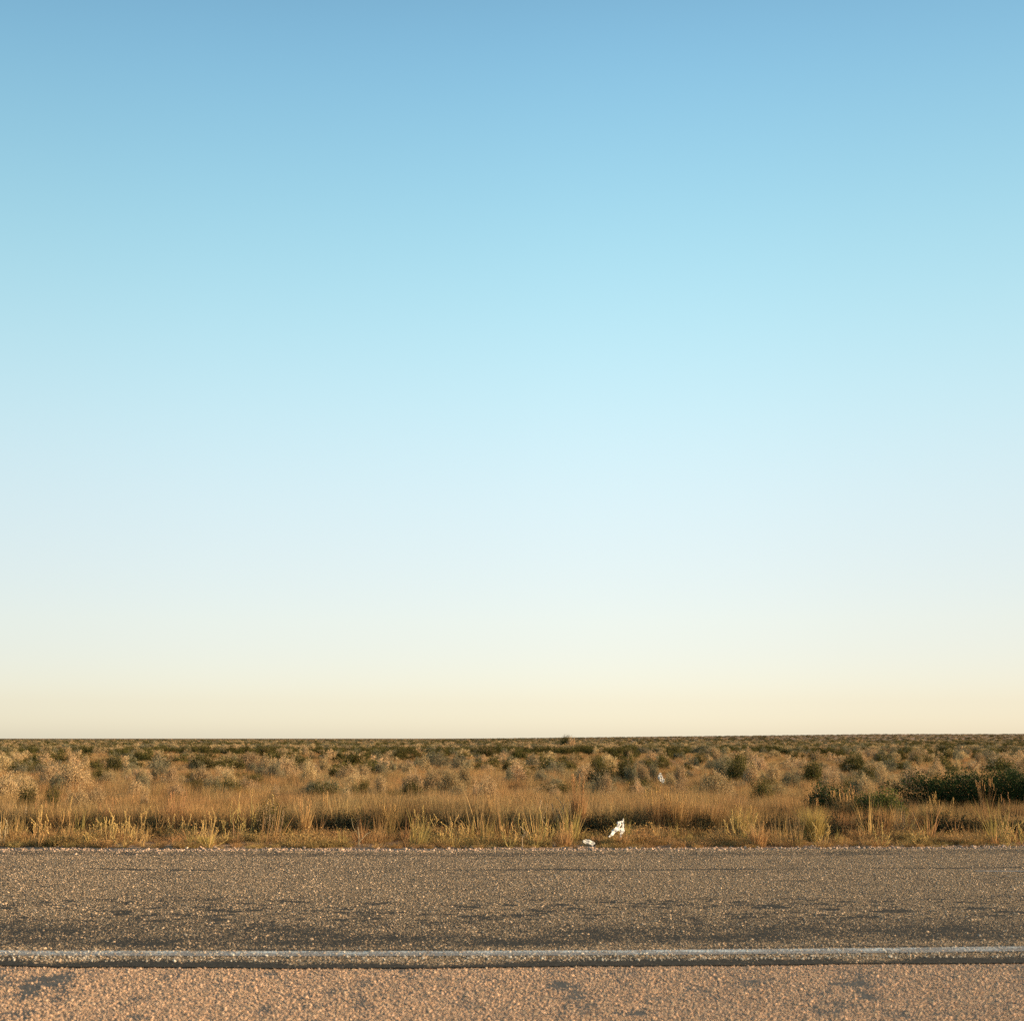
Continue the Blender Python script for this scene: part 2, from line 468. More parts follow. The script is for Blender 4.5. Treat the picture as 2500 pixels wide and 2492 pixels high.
def bareness(x, y):
    b = np.zeros_like(x)
    for cx, cy_, a_, b_ in BW:
        e_ = np.hypot((x - cx) / a_, (y - cy_) / b_) + 0.28 * np.sin(x * 31 + y * 9) + 0.22 * np.sin(y * 23 - x * 17)
        b = np.maximum(b, np.clip(1.5 - e_ + .5 * vnoise(x * 14, y * 14, 35, 2), 0, 1))
    return b
rows_ = np.concatenate([np.linspace(0, .82, 12), np.linspace(.83, 1, 120)])
def sh_cover(X, Y, A):
    return np.clip(.80 + .28 * vnoise(X * 3, Y * 2.4, 31, 4, .6) - .55 * bareness(X, Y) ** 1.3 - .55 * sstep(vnoise(X * 2.6, Y * 2.0, 33, 5, .75), .10, .42), 0, 1)
sheet('gravel_shoulder', lambda x: -9.0, lambda x: nearE(x) + 0.3, 0.004, M['shoulder'], sh_cover, rows_, 5.0, .04)
sheet('road', nearE, farE, 0.012, M['asphalt'], lambda X, Y, A: road_cover(X, A), np.linspace(0, 1, 300))
strip('road_edge_line', lambda x: lineY(x) - 0.25, lambda x: lineY(x) + 0.0, 0.016, M['paint'])
fl = hit(2500, 2129).y
strip('road_far_line', lambda x: fl - 0.12 + (8 - x) * 0.02, lambda x: fl + 0.0 + (8 - x) * 0.02, 0.016, M['paint'],
      xs=np.arange(5.6, 60, 0.5))

# ------------------------------------------------------------------ scatter (stuff) by geometry nodes
def scatter(name, meshes, pts, rots, scales, idx, label, cat=None):
    hidden = bpy.data.collections.new(name + '_kinds')
    for i, m in enumerate(meshes):
        o = bpy.data.objects.new('%s_kind_%02d' % (name, i), m)
        hidden.objects.link(o)
    me = bpy.data.meshes.new(name)
    me.vertices.add(len(pts))
    me.vertices.foreach_set('co', np.asarray(pts, np.float32).ravel())
    a = me.attributes.new('rot', 'FLOAT_VECTOR', 'POINT'); a.data.foreach_set('vector', np.asarray(rots, np.float32).ravel())
    a = me.attributes.new('scl', 'FLOAT_VECTOR', 'POINT'); a.data.foreach_set('vector', np.asarray(scales, np.float32).ravel())
    a = me.attributes.new('idx', 'INT', 'POINT'); a.data.foreach_set('value', np.asarray(idx, np.int32))
    o = obj(name, me)
    g = bpy.data.node_groups.new(name, 'GeometryNodeTree')
    g.interface.new_socket('Geometry', in_out='INPUT', socket_type='NodeSocketGeometry')
    g.interface.new_socket('Geometry', in_out='OUTPUT', socket_type='NodeSocketGeometry')
    gi = g.nodes.new('NodeGroupInput'); go = g.nodes.new('NodeGroupOutput')
    ci = g.nodes.new('GeometryNodeCollectionInfo'); ci.inputs[0].default_value = hidden
    ci.inputs['Separate Children'].default_value = True; ci.inputs['Reset Children'].default_value = True
    mp = g.nodes.new('GeometryNodeMeshToPoints')
    ip = g.nodes.new('GeometryNodeInstanceOnPoints'); ip.inputs['Pick Instance'].default_value = True
    def na_(nm, typ):
        x = g.nodes.new('GeometryNodeInputNamedAttribute'); x.data_type = typ; x.inputs[0].default_value = nm
        return x.outputs[0]
    e2r = g.nodes.new('FunctionNodeEulerToRotation')
    L = g.links.new
    L(gi.outputs[0], mp.inputs[0]); L(mp.outputs[0], ip.inputs['Points']); L(ci.outputs[0], ip.inputs['Instance'])
    L(na_('idx', 'INT'), ip.inputs['Instance Index'])
    L(na_('rot', 'FLOAT_VECTOR'), e2r.inputs[0]); L(e2r.outputs[0], ip.inputs['Rotation'])
    L(na_('scl', 'FLOAT_VECTOR'), ip.inputs['Scale'])
    L(ip.outputs[0], go.inputs[0])
    md = o.modifiers.new('scatter', 'NODES'); md.node_group = g
    return tag(o, label, cat, kind='stuff')

# ------------------------------------------------------------------ plants
def blades(mb, n, h, spread, lean, width, seed, hvar=0.35, base=(0, 0), curl=1.0, segs=3, tmin=0.0, tmax=1.0):
    r = np.random.default_rng(seed)
    for _ in range(n):
        a = r.uniform(0, 2 * math.pi); rr = spread * math.sqrt(r.uniform())
        bx, by = base[0] + rr * math.cos(a), base[1] + rr * math.sin(a)
        la = a + r.normal(0, 0.7); ln = lean * (0.15 + r.uniform() ** 1.3)
        hh = h * (1 - hvar * r.uniform()); ww = width * r.uniform(0.7, 1.25)
        fa = r.uniform(0, math.pi); dx, dy = math.cos(fa) * ww / 2, math.sin(fa) * ww / 2
        vs = []; fs = []
        for s in range(segs + 1):
            t = s / segs
            off = ln * hh * (t * 0.5 + curl * 0.5 * t * t)
            z = hh * (t - 0.18 * curl * ln * t * t)
            cx, cyy = bx + math.cos(la) * off, by + math.sin(la) * off
            if s == segs: vs.append((cx, cyy, z))
            else:
                k_ = 1 - 0.55 * t
                vs += [(cx - dx * k_, cyy - dy * k_, z), (cx + dx * k_, cyy + dy * k_, z)]
            if s and s < segs: fs.append((2 * s - 2, 2 * s - 1, 2 * s + 1, 2 * s))
        fs.append((2 * segs - 2, 2 * segs - 1, 2 * segs))
        mb.add(vs, fs, r.uniform(tmin, tmax))

def tube(mb, pts, r0, r1, tint, sides=3):
    pts = [Vector(p) for p in pts]; n = len(pts); vs = []; fs = []
    for i, p_ in enumerate(pts):
        d = (pts[min(i + 1, n - 1)] - pts[max(i - 1, 0)]).normalized()
        u = d.cross(Vector((0.31, 0.9, 0.12))).normalized(); v_ = d.cross(u)
        rr = r0 + (r1 - r0) * i / (n - 1)
        for s in range(sides):
            a = 2 * math.pi * s / sides
            vs.append(tuple(p_ + u * math.cos(a) * rr + v_ * math.sin(a) * rr))
    for i in range(n - 1):
        for s in range(sides):
            a, b = i * sides + s, i * sides + (s + 1) % sides
            fs.append((a, b, b + sides, a + sides))
    mb.add(vs, fs, tint)

OCT = np.array([(1, 0, 0), (-1, 0, 0), (0, 1, 0), (0, -1, 0), (0, 0, 1), (0, 0, -1)], float)
OCF = [(0, 2, 4), (2, 1, 4), (1, 3, 4), (3, 0, 4), (2, 0, 5), (1, 2, 5), (3, 1, 5), (0, 3, 5)]
def bud(mb, p_, r_, tint, tall=1.6):
    mb.add(OCT * np.array([r_, r_, r_ * tall]) + np.array(p_), OCF, tint)

def leaves(mb, centers, size, seed, tmin=0, tmax=1, upright=0.0):
    """one small pointed leaf at every centre"""
    r = np.random.default_rng(seed); c = np.asarray(centers); n = len(c)
    d = r.normal(size=(n, 3)); d[:, 2] += upright * 2.0
    d /= np.linalg.norm(d, axis=1)[:, None]
    e = np.cross(d, r.normal(size=(n, 3))); e /= np.linalg.norm(e, axis=1)[:, None] + 1e-9
    s = size * r.uniform(0.6, 1.35, n)[:, None]
    v = np.stack([c - d * s * 0.5, c + e * s * 0.28, c + d * s * 0.5, c - e * s * 0.28], 1).reshape(-1, 3)
    t = np.repeat(r.uniform(tmin, tmax, n), 4)
    mb.add(v, [(4 * i, 4 * i + 1, 4 * i + 2, 4 * i + 3) for i in range(n)], t)

def shrub_meshes(kind, seed, detail=1.0):
    """unit shrub: about 1 wide and 1 tall. Returns (leaf mesh, stem mesh)"""
    r = np.random.default_rng(seed)
    lm, sm = MB(), MB()
    dead = kind in ('pale', 'grey')
    nb = int((110 if dead else 95) * max(detail, 0.4))
    cents = []
    lobes = [(r.uniform(0, 2 * math.pi), 0, r.choice([0.45, 0.7, 1.1, 1.35])) for _ in range(8)]
    for i in range(nb):
        a = r.uniform(0, 2 * math.pi); el = math.asin(min(1, r.uniform(0.02, 1) ** 0.8))
        k_ = 1.0
        for la, lz, ls in lobes:
            dd = math.cos(a - la) * math.cos(el)
            if dd > 0.62: k_ = k_ * 0.45 + 0.55 * ls
        L_ = r.uniform(0.72, 1.05) * k_
        tip = np.array([math.cos(a) * math.cos(el) * 0.52 * L_, math.sin(a) * math.cos(el) * 0.52 * L_, max(0.05, math.sin(el)) * 1.0 * L_])
        b0 = np.array([math.cos(a) * 0.05, math.sin(a) * 0.05, 0])
        mid = b0 * 0.45 + tip * 0.55 + np.array([0, 0, -0.05]) + r.normal(0, 0.03, 3)
        if detail > 0.5 or i % 3 == 0:
            tube(sm, [b0, mid, tip], 0.008, 0.003, r.uniform(), 3)
        m_ = int((120 if dead else 170) * detail) if detail > 0.5 else 60
        for _ in range(m_):
            t = 1 - 0.62 * r.uniform() ** (1.5 if dead else 1.0)
            q = (mid + (tip - mid) * ((t - 0.5) / 0.5)) if t > 0.5 else (b0 + (mid - b0) * (t / 0.5))
            cents.append(q + r.normal(0, 0.030 if dead else 0.045, 3) * (0.6 + t))
    cents = np.array(cents); cents[:, 2] = np.maximum(cents[:, 2], 0.01)
    size = (0.030 if dead else 0.034) if detail > 0.5 else (0.055 if dead else 0.066)
    leaves(lm, cents, size, seed + 1, upright=0.9 if dead else 0.25)
    return lm, sm

SHR = {}
for kind in ('pale', 'grey', 'dark'):
    SHR[kind] = [(lambda L_, S_: (L_.mesh(kind + '_foliage', M[kind]), S_.mesh(kind + '_stems', M['twig'])))(*shrub_meshes(kind, 100 + 10 * i + len(kind), 1.0)) for i in range(4)]
FAR = {}
for kind in ('pale', 'grey', 'dark'):
    FAR[kind] = []
    for i in range(4):
        L_, S_ = shrub_meshes(kind, 300 + 10 * i + len(kind), 0.35)
        FAR[kind].append(L_.mesh('far_' + kind, M[kind]))

# ------------------------------------------------------------------ hand placed shrubs (x, top y, width px, kind, height m, label)
def place_shrub(px, top, wpx, kind, H, label, i, group):
    H = H + (.10 if kind == 'dark' else .04) if H < .9 else H
    off = (top - 1802) / 2.4414
    d = (EYE - H) * FPX / off if off > 0.8 and H < EYE else 170.0
    base = at_dist(px, d)
    width = wpx / 2.4414 * d / FPX * (1.2 if kind == 'dark' else 1.2)
    lm, sm = SHR[kind][i % 4]
    root = obj({'pale': 'straw_shrub', 'grey': 'grey_shrub', 'dark': 'green_shrub'}[kind], None, loc=base, rz=random.uniform(0, 6.28),
               sc=(width * 1.05, width * 1.05, H / 0.98))
    root.empty_display_size = 0.2
    tag(root, label, 'shrub', group)
    obj('foliage', lm, root); obj('stems', sm, root)
    return root

SHRUBS = [
 # left quarter
 (89, 1906, 52, 'dark', .72, 'rounded dark green shrub at far left, nearer of the touching pair'),
 (146, 1908, 50, 'dark', .70, 'dark green shrub at far left, flatter right one of the touching pair'),
 (70, 1848, 52, 'dark', .75, 'low dark green shrub left of the straw bushes near the left edge'),
 (295, 1842, 42, 'dark', .85, 'dark green shrub with a straw skirt standing alone left of centre left'),
 (510, 1838, 70, 'dark', .85, 'wide dark green shrub behind pale bushes in the left third'),
 (122, 1832, 32, 'dark', .8, 'small dark green shrub below the horizon near the left edge'),
 (354, 1828, 40, 'dark', .8, 'flat dark green shrub in the second row from the horizon, left third'),
 (20, 1841, 62, 'pale', .95, 'brown domed shrub cut by the left edge of the picture'),
 (27, 1880, 90, 'pale', .85, 'large straw coloured shrub in the grass at the left edge'),
 (75, 1884, 50, 'pale', .75, 'straw shrub tucked right of the large one at the left edge'),
 (142, 1860, 56, 'pale', .85, 'straw shrub with pale tips behind the left pair of green shrubs'),
 (198, 1862, 88, 'pale', .85, 'broad straw shrub right of the pair of green shrubs'),
 (232, 1873, 26, 'pale', .7, 'small pale tipped shrub at the end of the broad straw shrub'),
 (115, 1860, 36, 'grey', .65, 'small grey shrub in grass between straw bushes at far left'),
 (331, 1856, 40, 'grey', .70, 'grey green shrub right of the lone dark shrub, left third'),
 (364, 1888, 40, 'grey', .62, 'low shaded grey shrub in front of small golden bush, left third'),
 (358, 1868, 26, 'pale', .72, 'small golden tufted bush in the left third'),
 (434, 1865, 42, 'pale', .80, 'golden bush lit from the right, left of the twin grey bush'),
 (405, 1858, 40, 'grey', .75, 'grey side bush leaning on the golden bush, left third'),
 (503, 1868, 52, 'pale', .75, 'flat pale bush in front of the wide dark green shrub'),
 (570, 1868, 44, 'pale', .85, 'tall golden feathery bush right of the wide dark green shrub'),
 (622, 1834, 78, 'pale', .95, 'broad straw shrub in the back rows, left of centre'),
 (215, 1920, 62, 'pale', .62, 'low pale seed topped bush in grass beside the left green pair'),
 (252, 1915, 44, 'pale', .62, 'low pale bush next to the seed topped one, left third'),
 (371, 1926, 24, 'pale', .55, 'tiny whitish bush in red grass, left third'),
 (160, 1886, 50, 'grey', .66, 'grey green undershrub behind the right green shrub at far left'),
 # left of centre
 (729, 1838, 62, 'dark', .90, 'dark olive shrub with a straggling left arm, left of centre'),
 (696, 1834, 34, 'dark', .85, 'small olive shrub touching the straggling dark one'),
 (653, 1821, 36, 'dark', .80, 'dark green shrub high on the plain, left of centre'),
 (905, 1848, 38, 'dark', .78, 'olive shrub beside a blue grey one, just left of centre'),
 (805, 1900, 66, 'dark', .58, 'long flat dark shrub in the grass left of centre'),
 (872, 1908, 32, 'dark', .58, 'dark shaded shrub right of the long flat one'),
 (1014, 1896, 58, 'dark', .66, 'dark shrub at foot of pale bushes near the centre'),
 (984, 1823, 38, 'dark', .85, 'round dark green shrub in back rows near the centre'),
 (1067, 1835, 52, 'grey', .85, 'broad grey green shrub in back rows near the centre'),
 (1186, 1822, 54, 'dark', .85, 'wide dark shrub in back rows right before the centre line'),
 (1239, 1851, 30, 'dark', .72, 'small near black shrub at the centre of the plain'),
 (1242, 1871, 24, 'grey', .66, 'small grey shrub below the near black one at the centre'),
 (699, 1843, 52, 'pale', 1.0, 'tall straw shrub, left one of two in front of the olive shrub'),
 (762, 1853, 42, 'pale', .95, 'golden straw shrub, right one of two in front of the olive shrub'),
 (663, 1844, 48, 'pale', .9, 'straw bush behind and left of the two tall straw shrubs'),
 (680, 1853, 40, 'grey', .92, 'grey half painting the shaded left side of the tall straw shrub, left of centre'),  # second copy in grey puts the straw shrub's side shade into colour
 (858, 1860, 44, 'pale', .75, 'pale topped bush left of the blue grey shrub'),
 (935, 1856, 36, 'grey', .72, 'blue grey dome shrub just left of centre'),
 (951, 1835, 40, 'pale', .85, 'brownish straw shrub behind the blue grey dome'),
 (931, 1888, 46, 'pale', .70, 'golden bush above grass, directly under the blue grey dome'),
 (1014, 1878, 46, 'pale', .76, 'pale tipped bush over the dark shrub near the centre'),
 (1064, 1874, 46, 'pale', .80, 'straw bush with dark hollows, near the centre'),
 (1050, 1877, 36, 'grey', .76, 'grey half painting the shaded side of the straw bush with hollows, near the centre'),  # shaded side of the same bush, painted by a grey copy
 (1103, 1874, 54, 'pale', .82, 'bright golden bush right of the straw bush with hollows'),
 (1190, 1889, 42, 'pale', .72, 'lone golden bush left of the picture centre line'),
 (855, 1920, 36, 'pale', .60, 'low pale bush in orange grass left of centre'),
 (686, 1911, 32, 'pale', .62, 'low whitish bush in grass above the near dark shrub'),
 (1133, 1866, 34, 'pale', .78, 'small golden bush up and right of the bright golden bush'),
 # right of centre
 (1465, 1853, 58, 'dark', .85, 'dark green dome shrub, left one of the row right of centre'),
 (1521, 1850, 46, 'dark', .85, 'dark green shrub, middle one of the row right of centre'),
 (1538, 1861, 42, 'grey', .80, 'grey topped shrub in front of the middle dark shrub'),
 (1588, 1860, 34, 'grey', .78, 'blue grey shrub at the right end of the row, above the hanging bag'),
 (1266, 1824, 30, 'dark', .85, 'small dark dome right at the centre of the back rows'),
 (1353, 1855, 60, 'grey', .75, 'spread grey green shrub right of centre'),
 (1316, 1873, 48, 'grey', .62, 'flat green grey shrub below the spread one'),
 (1277, 1860, 24, 'dark', .7, 'small dark shrub left of the spread grey green one'),
 (1458, 1841, 28, 'dark', .8, 'small dark shrub behind the left dome of the row'),
 (1531, 1824, 32, 'dark', .85, 'flat dark shrub in the back rows, left of the plastic bag'),
 (1564, 1820, 28, 'grey', .85, 'rounded grey shrub in the back rows, left of the plastic bag'),
 (1637, 1821, 42, 'dark', .9, 'dark shrub in the back rows above the hanging bag'),
 (1800, 1843, 56, 'dark', 1.05, 'tall dark green shrub with golden skirts, right of centre'),
 (1763, 1843, 52, 'grey', 1.0, 'grey shrub growing into the tall dark green one'),
 (1826, 1855, 44, 'pale', .95, 'straw bush leaning on the right of the tall dark shrub'),
 (1852, 1890, 52, 'dark', .70, 'low dark shrub in front of the straw bush, right of centre'),
 (1713, 1816, 46, 'grey', 1.05, 'grey half painting the shaded left of the domed shrub in the back rows'),  # one shrub as two: grey paints its shade, gold its sunlit side
 (1735, 1822, 34, 'pale', .98, 'golden half painting the sunlit right of the domed shrub in the back rows'),
 (1465, 1883, 66, 'grey', .80, 'grey half painting the shaded left of the bush in the grass right of centre'),  # one bush as two, its shaded and sunlit sides put into leaf colour
 (1480, 1882, 48, 'pale', .82, 'golden half painting the sunlit right of the bush in the grass right of centre'),
 (1743, 1880, 78, 'pale', .80, 'wide pale tipped mound of a bush right of the hanging bag'),
 (1650, 1900, 46, 'pale', .66, 'small pale bush just right of the hanging bag'),
 (1657, 1860, 44, 'pale', .82, 'straw bush behind and right of the hanging bag'),
 (1561, 1862, 34, 'pale', .80, 'golden bush beside the grey topped shrub'),
 (1425, 1860, 40, 'pale', .80, 'straw bush left of the left dark dome'),
 (1260, 1862, 52, 'pale', .76, 'low straw bush under the small centre dark shrub'),
 # right quarter
 (1973, 1851, 54, 'dark', .85, 'dark green shrub alone left of the big bush, back rows'),
 (2105, 1861, 52, 'dark', .78, 'dark flat shrub above the yellow green leafy shrub'),
 (2072, 1836, 42, 'dark', .85, 'dark shrub in back rows between two straw bushes, right quarter'),
 (2141, 1829, 46, 'grey', .95, 'dark grey dome shrub in the back rows, right quarter'),
 (2228, 1826, 42, 'pale', .98, 'round straw bush right of the dark grey dome'),
 (2218, 1867, 58, 'pale', .85, 'pale golden bush behind the left end of the big bush'),
 (2088, 1884, 56, 'grey', .78, 'grey bush with pinkish tips left of the big bush'),
 (2100, 1886, 40, 'pale', .77, 'pinkish pale tips of bush left of the big bush'),
 (2148, 1886, 38, 'pale', .75, 'small orange bush at the left end of the big bush'),
 (2373, 1834, 40, 'pale', .95, 'round straw bush above the middle of the big bush'),
 (2439, 1833, 62, 'pale', 1.0, 'broad straw bush above the right end of the big bush'),
 (2400, 1828, 46, 'grey', .98, 'grey bush left of the broad straw bush near the right edge'),
 (2271, 1850, 40, 'pale', .9, 'straw bush peeping over the left slope of the big bush'),
 (1880, 1862, 46, 'pale', .82, 'straw bush left of the lone dark shrub, right third'),
 (2012, 1872, 48, 'pale', .78, 'orange straw bush in grass, right third'),
 (2138, 1861, 34, 'pale', .85, 'pale bush next to the dark flat shrub, right quarter'),
 (2297, 1819, 50, 'dark', .95, 'dark shrub high in the back rows near the right edge'),
 (2406, 1822, 38, 'dark', .95, 'dark shrub high in the back rows nearest the right edge'),
 (2357, 1806, 42, 'dark', 1.3, 'dark shrub right under the horizon near the right edge'),
 (2290, 1809, 22, 'dark', 1.1, 'small dark shrub under the horizon near the right edge'),
 (1923, 1872, 50, 'grey', .76, 'grey green shrub left of the orange straw bush, right third'),
 (2455, 1811, 40, 'dark', 1.15, 'dark shrub by the horizon at the right edge'),
]
for i, s in enumerate(SHRUBS):
    place_shrub(*s, i, 'shrubs in the grass of the plain')

# bush that stands above the horizon
hz = obj('green_shrub', None, loc=at_dist(1380, 205), sc=(1.9, 1.9, 2.2), rz=1.0)
tag(hz, 'dome shaped bush standing above the horizon near the centre', 'shrub')
obj('foliage', SHR['dark'][1][0], hz); obj('stems', SHR['dark'][1][1], hz)
hz2 = obj('green_shrub', None, loc=at_dist(1392, 203), sc=(1.5, 1.5, 1.8), rz=2.0)
tag(hz2, 'lower bush against the right side of the bush on the horizon', 'shrub')
obj('foliage', SHR['pale'][2][0], hz2); obj('stems', SHR['pale'][2][1], hz2)

# back rows: shrubs one can still tell apart
RB = np.random.default_rng(21)
BACK = {'pale': 'small straw bush among the crowded back rows below the horizon',
        'grey': 'small grey bush among the crowded back rows below the horizon',
        'dark': 'small dark green bush among the crowded back rows below the horizon'}
BN = {'pale': 'straw_shrub', 'grey': 'grey_shrub', 'dark': 'green_shrub'}
for i in range(420):
    d = 62 * (150 / 62) ** RB.uniform(); x = RB.uniform(-0.40, 0.40) * d
    kd = RB.choice(['pale', 'grey', 'dark'], p=[0.40, 0.20, 0.40])
    wd = RB.uniform(0.55, 1.3) * (1.25 if kd == 'dark' else 1); h_ = RB.uniform(0.55, 0.95)
    o = obj(BN[kd], FAR[kd][i % 4], loc=(x, d, 0), rz=RB.uniform(0, 6.28), sc=(wd, wd * RB.uniform(.8, 1.2), h_))
    tag(o, BACK[kd], 'shrub', BN[kd].replace('_', ' ') + 's in the back rows')

MID = {'pale': 'low straw bush half sunk in the mid distance grass', 'grey': 'low grey bush half sunk in the mid distance grass', 'dark': 'low green bush half sunk in the mid distance grass'}
for i in range(190):
    d = 34 * (72 / 34) ** RB.uniform(); x = RB.uniform(-0.40, 0.40) * d
    kd = RB.choice(['pale', 'grey', 'dark'], p=[0.58, 0.22, 0.20])
    wd = RB.uniform(0.4, 1.05); h_ = RB.uniform(0.42, 0.70)
    o = obj(BN[kd], SHR[kd][i % 4][0], loc=(x, d, 0), rz=RB.uniform(0, 6.28), sc=(wd, wd * RB.uniform(.8, 1.2), h_))
    tag(o, MID[kd], 'shrub', 'low ' + BN[kd].replace('_', ' ') + 's in the mid distance')

# far scrub to the horizon, as one mass
n = 15000
d = 140 * (2600 / 140) ** RB.uniform(size=n); x = RB.uniform(-0.48, 0.48, n) * d
clus = np.sin(x / 23 + 3 * np.sin(d / 61)) + np.sin(d / 19 + x / 47)
kidx = np.where(clus + RB.normal(0, 1.0, n) > 0.45, 2, np.where(RB.uniform(size=n) < 0.42, 1, 0))
grow = 1 + np.clip((d - 150) / 700, 0, 2.2)
sx = RB.uniform(0.8, 2.0, n) * grow; sz = RB.uniform(0.5, 0.95, n) * np.where(kidx == 2, 1.08, 1)
pts = np.stack([x, d, ground_z(x, d)], 1)
rots = np.stack([np.zeros(n), np.zeros(n), RB.uniform(0, 6.28, n)], 1)
scatter('distant_scrub', [FAR['pale'][0], FAR['pale'][1], FAR['grey'][0], FAR['grey'][1], FAR['dark'][0], FAR['dark'][1]],
        pts, rots, np.stack([sx, sx * RB.uniform(.8, 1.2, n), sz], 1), kidx * 2 + RB.integers(0, 2, n), 'low scrub covering the plain out to the horizon')

# ------------------------------------------------------------------ grass
TUFT = []
for i in range(6):
    mb = MB(); blades(mb, 90, 0.72, 0.20, 0.42, 0.006, 500 + i)
    blades(mb, 50, 0.40, 0.24, 0.7, 0.006, 520 + i)
    TUFT.append(mb.mesh('tuft', M['grass']))
for i in range(3):
    mb = MB(); blades(mb, 90, 0.60, 0.22, 0.5, 0.007, 540 + i); TUFT.append(mb.mesh('tuft', M['dark_grass']))
def field(n, d0, d1, wid, hs, power=1.0, seed=3, margin=3.0, darkp=0.15):
    r = np.random.default_rng(seed)
    d = d0 + (d1 - d0) * r.uniform(size=n) ** power
    x = r.uniform(-1, 1, n) * (d * wid + margin)
    s = r.uniform(0.75, 1.15, n) * hs
    s = s * (1 - 0.22 * np.clip((x - 3.5) / 1.5, 0, 1) * np.clip((31 - d) / 2, 0, 1))
    big = 1 + 0.20 * vnoise(x * 1.3, d * .8, 55, 3) + 0.10 * np.sin(x * 0.9 + d * 0.6) + 0.10 * np.sin(x * 0.31 - d * 0.23 + 1)
    idx = np.where(r.uniform(size=n) < darkp, r.integers(6, 9, n), r.integers(0, 6, n))
    return (np.stack([x, d, np.zeros(n)], 1), np.stack([np.zeros(n), np.zeros(n), r.uniform(0, 6.28, n)], 1),
            np.stack([s * 1.1, s * 1.1, s * big], 1), idx)
parts = [field(2300, 24.7, 30.5, 0.38, 0.88, seed=3, darkp=0.42), field(6500, 29, 60, 0.38, 0.67, seed=4, power=1.1), field(9000, 55, 160, 0.40, 0.50, seed=5, power=1.1)]
P_, R_, S_, I_ = (np.concatenate([q[j] for q in parts]) for j in range(4))
S_[-9000:, :2] *= 1.7
scatter('dry_grass', TUFT, P_, R_, S_, I_, 'tall dry orange brown grass covering the plain beyond the road')

LOW = []
for i in range(5):
    mb = MB(); blades(mb, 90, 0.20, 0.14, 0.9, 0.007, 600 + i, hvar=0.6)
    r = np.random.default_rng(610 + i)
    c = np.stack([r.normal(0, .10, 120), r.normal(0, .10, 120), np.abs(r.normal(0.09, .05, 120))], 1)
    leaves(mb, c, 0.022, 620 + i)
    LOW.append(mb.mesh('low_tuft', M['low']))
n = 2600
r = np.random.default_rng(11)
x = r.uniform(-13, 13, n); y = np.array([verge(a) for a in x]) + 0.0 + 2.9 * r.uniform(size=n) ** 1.1
lw = vnoise(x * .9, y * .7, 91, 4, .6)
kp = r.uniform(size=n) < np.clip(.75 + 1.1 * lw, .12, 1); x, y, lw = x[kp], y[kp], lw[kp]; n = len(x)
s = r.lognormal(-.25, .35, n) * (0.95 + 1.1 * lw + .12 * np.clip(x / 4, 0, 1)) * np.clip(0.7 + (y - 22.2) * .3, .5, 1.2)
s = np.clip(s * .62, .2, 1.25)
scatter('verge_weeds', LOW, np.stack([x, y, np.zeros(n)], 1), np.stack([np.zeros(n), np.zeros(n), r.uniform(0, 6.28, n)], 1),
        np.stack([s * 1.2, s * 1.2, s], 1), r.integers(0, 5, n), 'low orange green weeds between the gravel verge and the tall grass')

WISP = []
for i in range(6):
    mb = MB(); blades(mb, 12 + 3 * i, 0.52, 0.07, 0.42, 0.0085, 700 + i, hvar=0.6)
    blades(mb, 22, 0.26, 0.12, 0.8, 0.008, 720 + i, hvar=0.6)
    WISP.append(mb.mesh('wisp', M[('gold_grass', 'grass', 'green_grass')[i % 3]]))
n = 460
r = np.random.default_rng(12)
x = r.uniform(-11, 11, n); y = 22.35 + 2.5 * r.uniform(size=n) ** .8
kp = r.uniform(size=n) < np.clip(.5 + 1.2 * vnoise(x * .8, y, 98, 3), .16, 1) * np.where(np.abs(x - 1.55) < .45, .25, 1); x, y = x[kp], y[kp]; n = len(x)
s = r.lognormal(-.25, .35, n)
scatter('wispy_grass', WISP, np.stack([x, y, np.zeros(n)], 1), np.stack([r.normal(0, .12, n), r.normal(0, .12, n), r.uniform(0, 6.28, n)], 1),
        np.stack([s, s, s], 1), r.integers(0, 6, n), 'sparse wispy golden stalks standing among the low verge weeds')

# ------------------------------------------------------------------ stones
def stone_mesh(seed, mat):
    r = np.random.default_rng(seed)
    import bmesh
    bm = bmesh.new(); bmesh.ops.create_icosphere(bm, subdivisions=1, radius=0.5)
    for v in bm.verts:
        v.co *= r.uniform(0.75, 1.15); v.co.z *= 0.65
    me = bpy.data.meshes.new('stone'); bm.to_mesh(me); bm.free(); me.materials.append(mat); return me
def stones(name, n, xr, yfun, sz, mat, label, seed, z=0.004):
    r = np.random.default_rng(seed)
    x = r.uniform(-xr, xr, n); y = yfun(r, x)
    s = sz * np.clip(r.lognormal(-.45, .5, n), .2, 2.6)
    scatter(name, [stone_mesh(seed + j, mat) for j in range(4)], np.stack([x, y, s * 0.15 + z], 1),
            r.uniform(0, 6.28, (n, 3)) * np.array([0.08, 0.08, 1]), np.stack([s, s, s], 1), r.integers(0, 4, n), label)
vec_edge = np.vectorize(nearE); vec_v = np.vectorize(verge); vec_f = np.vectorize(farE)
def stones2(name, n, xr, y0, yfun, sz, mats, label, seed, z, keepfun, flat=0.35):
    r = np.random.default_rng(seed)
    x = r.uniform(-xr, xr, n); y1 = yfun(x); y = y0(x) + (y1 - y0(x)) * r.uniform(size=n) ** 1.25
    k_ = r.uniform(size=n) < keepfun(x, y, r); x, y = x[k_], y[k_]; n = len(x)
    s_ = sz * np.clip(r.lognormal(-.32, .42, n), .3, 2.4)
    scatter(name, [stone_mesh(seed + j, mats[j % len(mats)]) for j in range(6)], np.stack([x, y, s_ * flat * .4 + z], 1),
            r.uniform(0, 6.28, (n, 3)) * np.array([0.08, 0.08, 1]), np.stack([s_, s_, s_], 1), r.integers(0, 6, n), label)
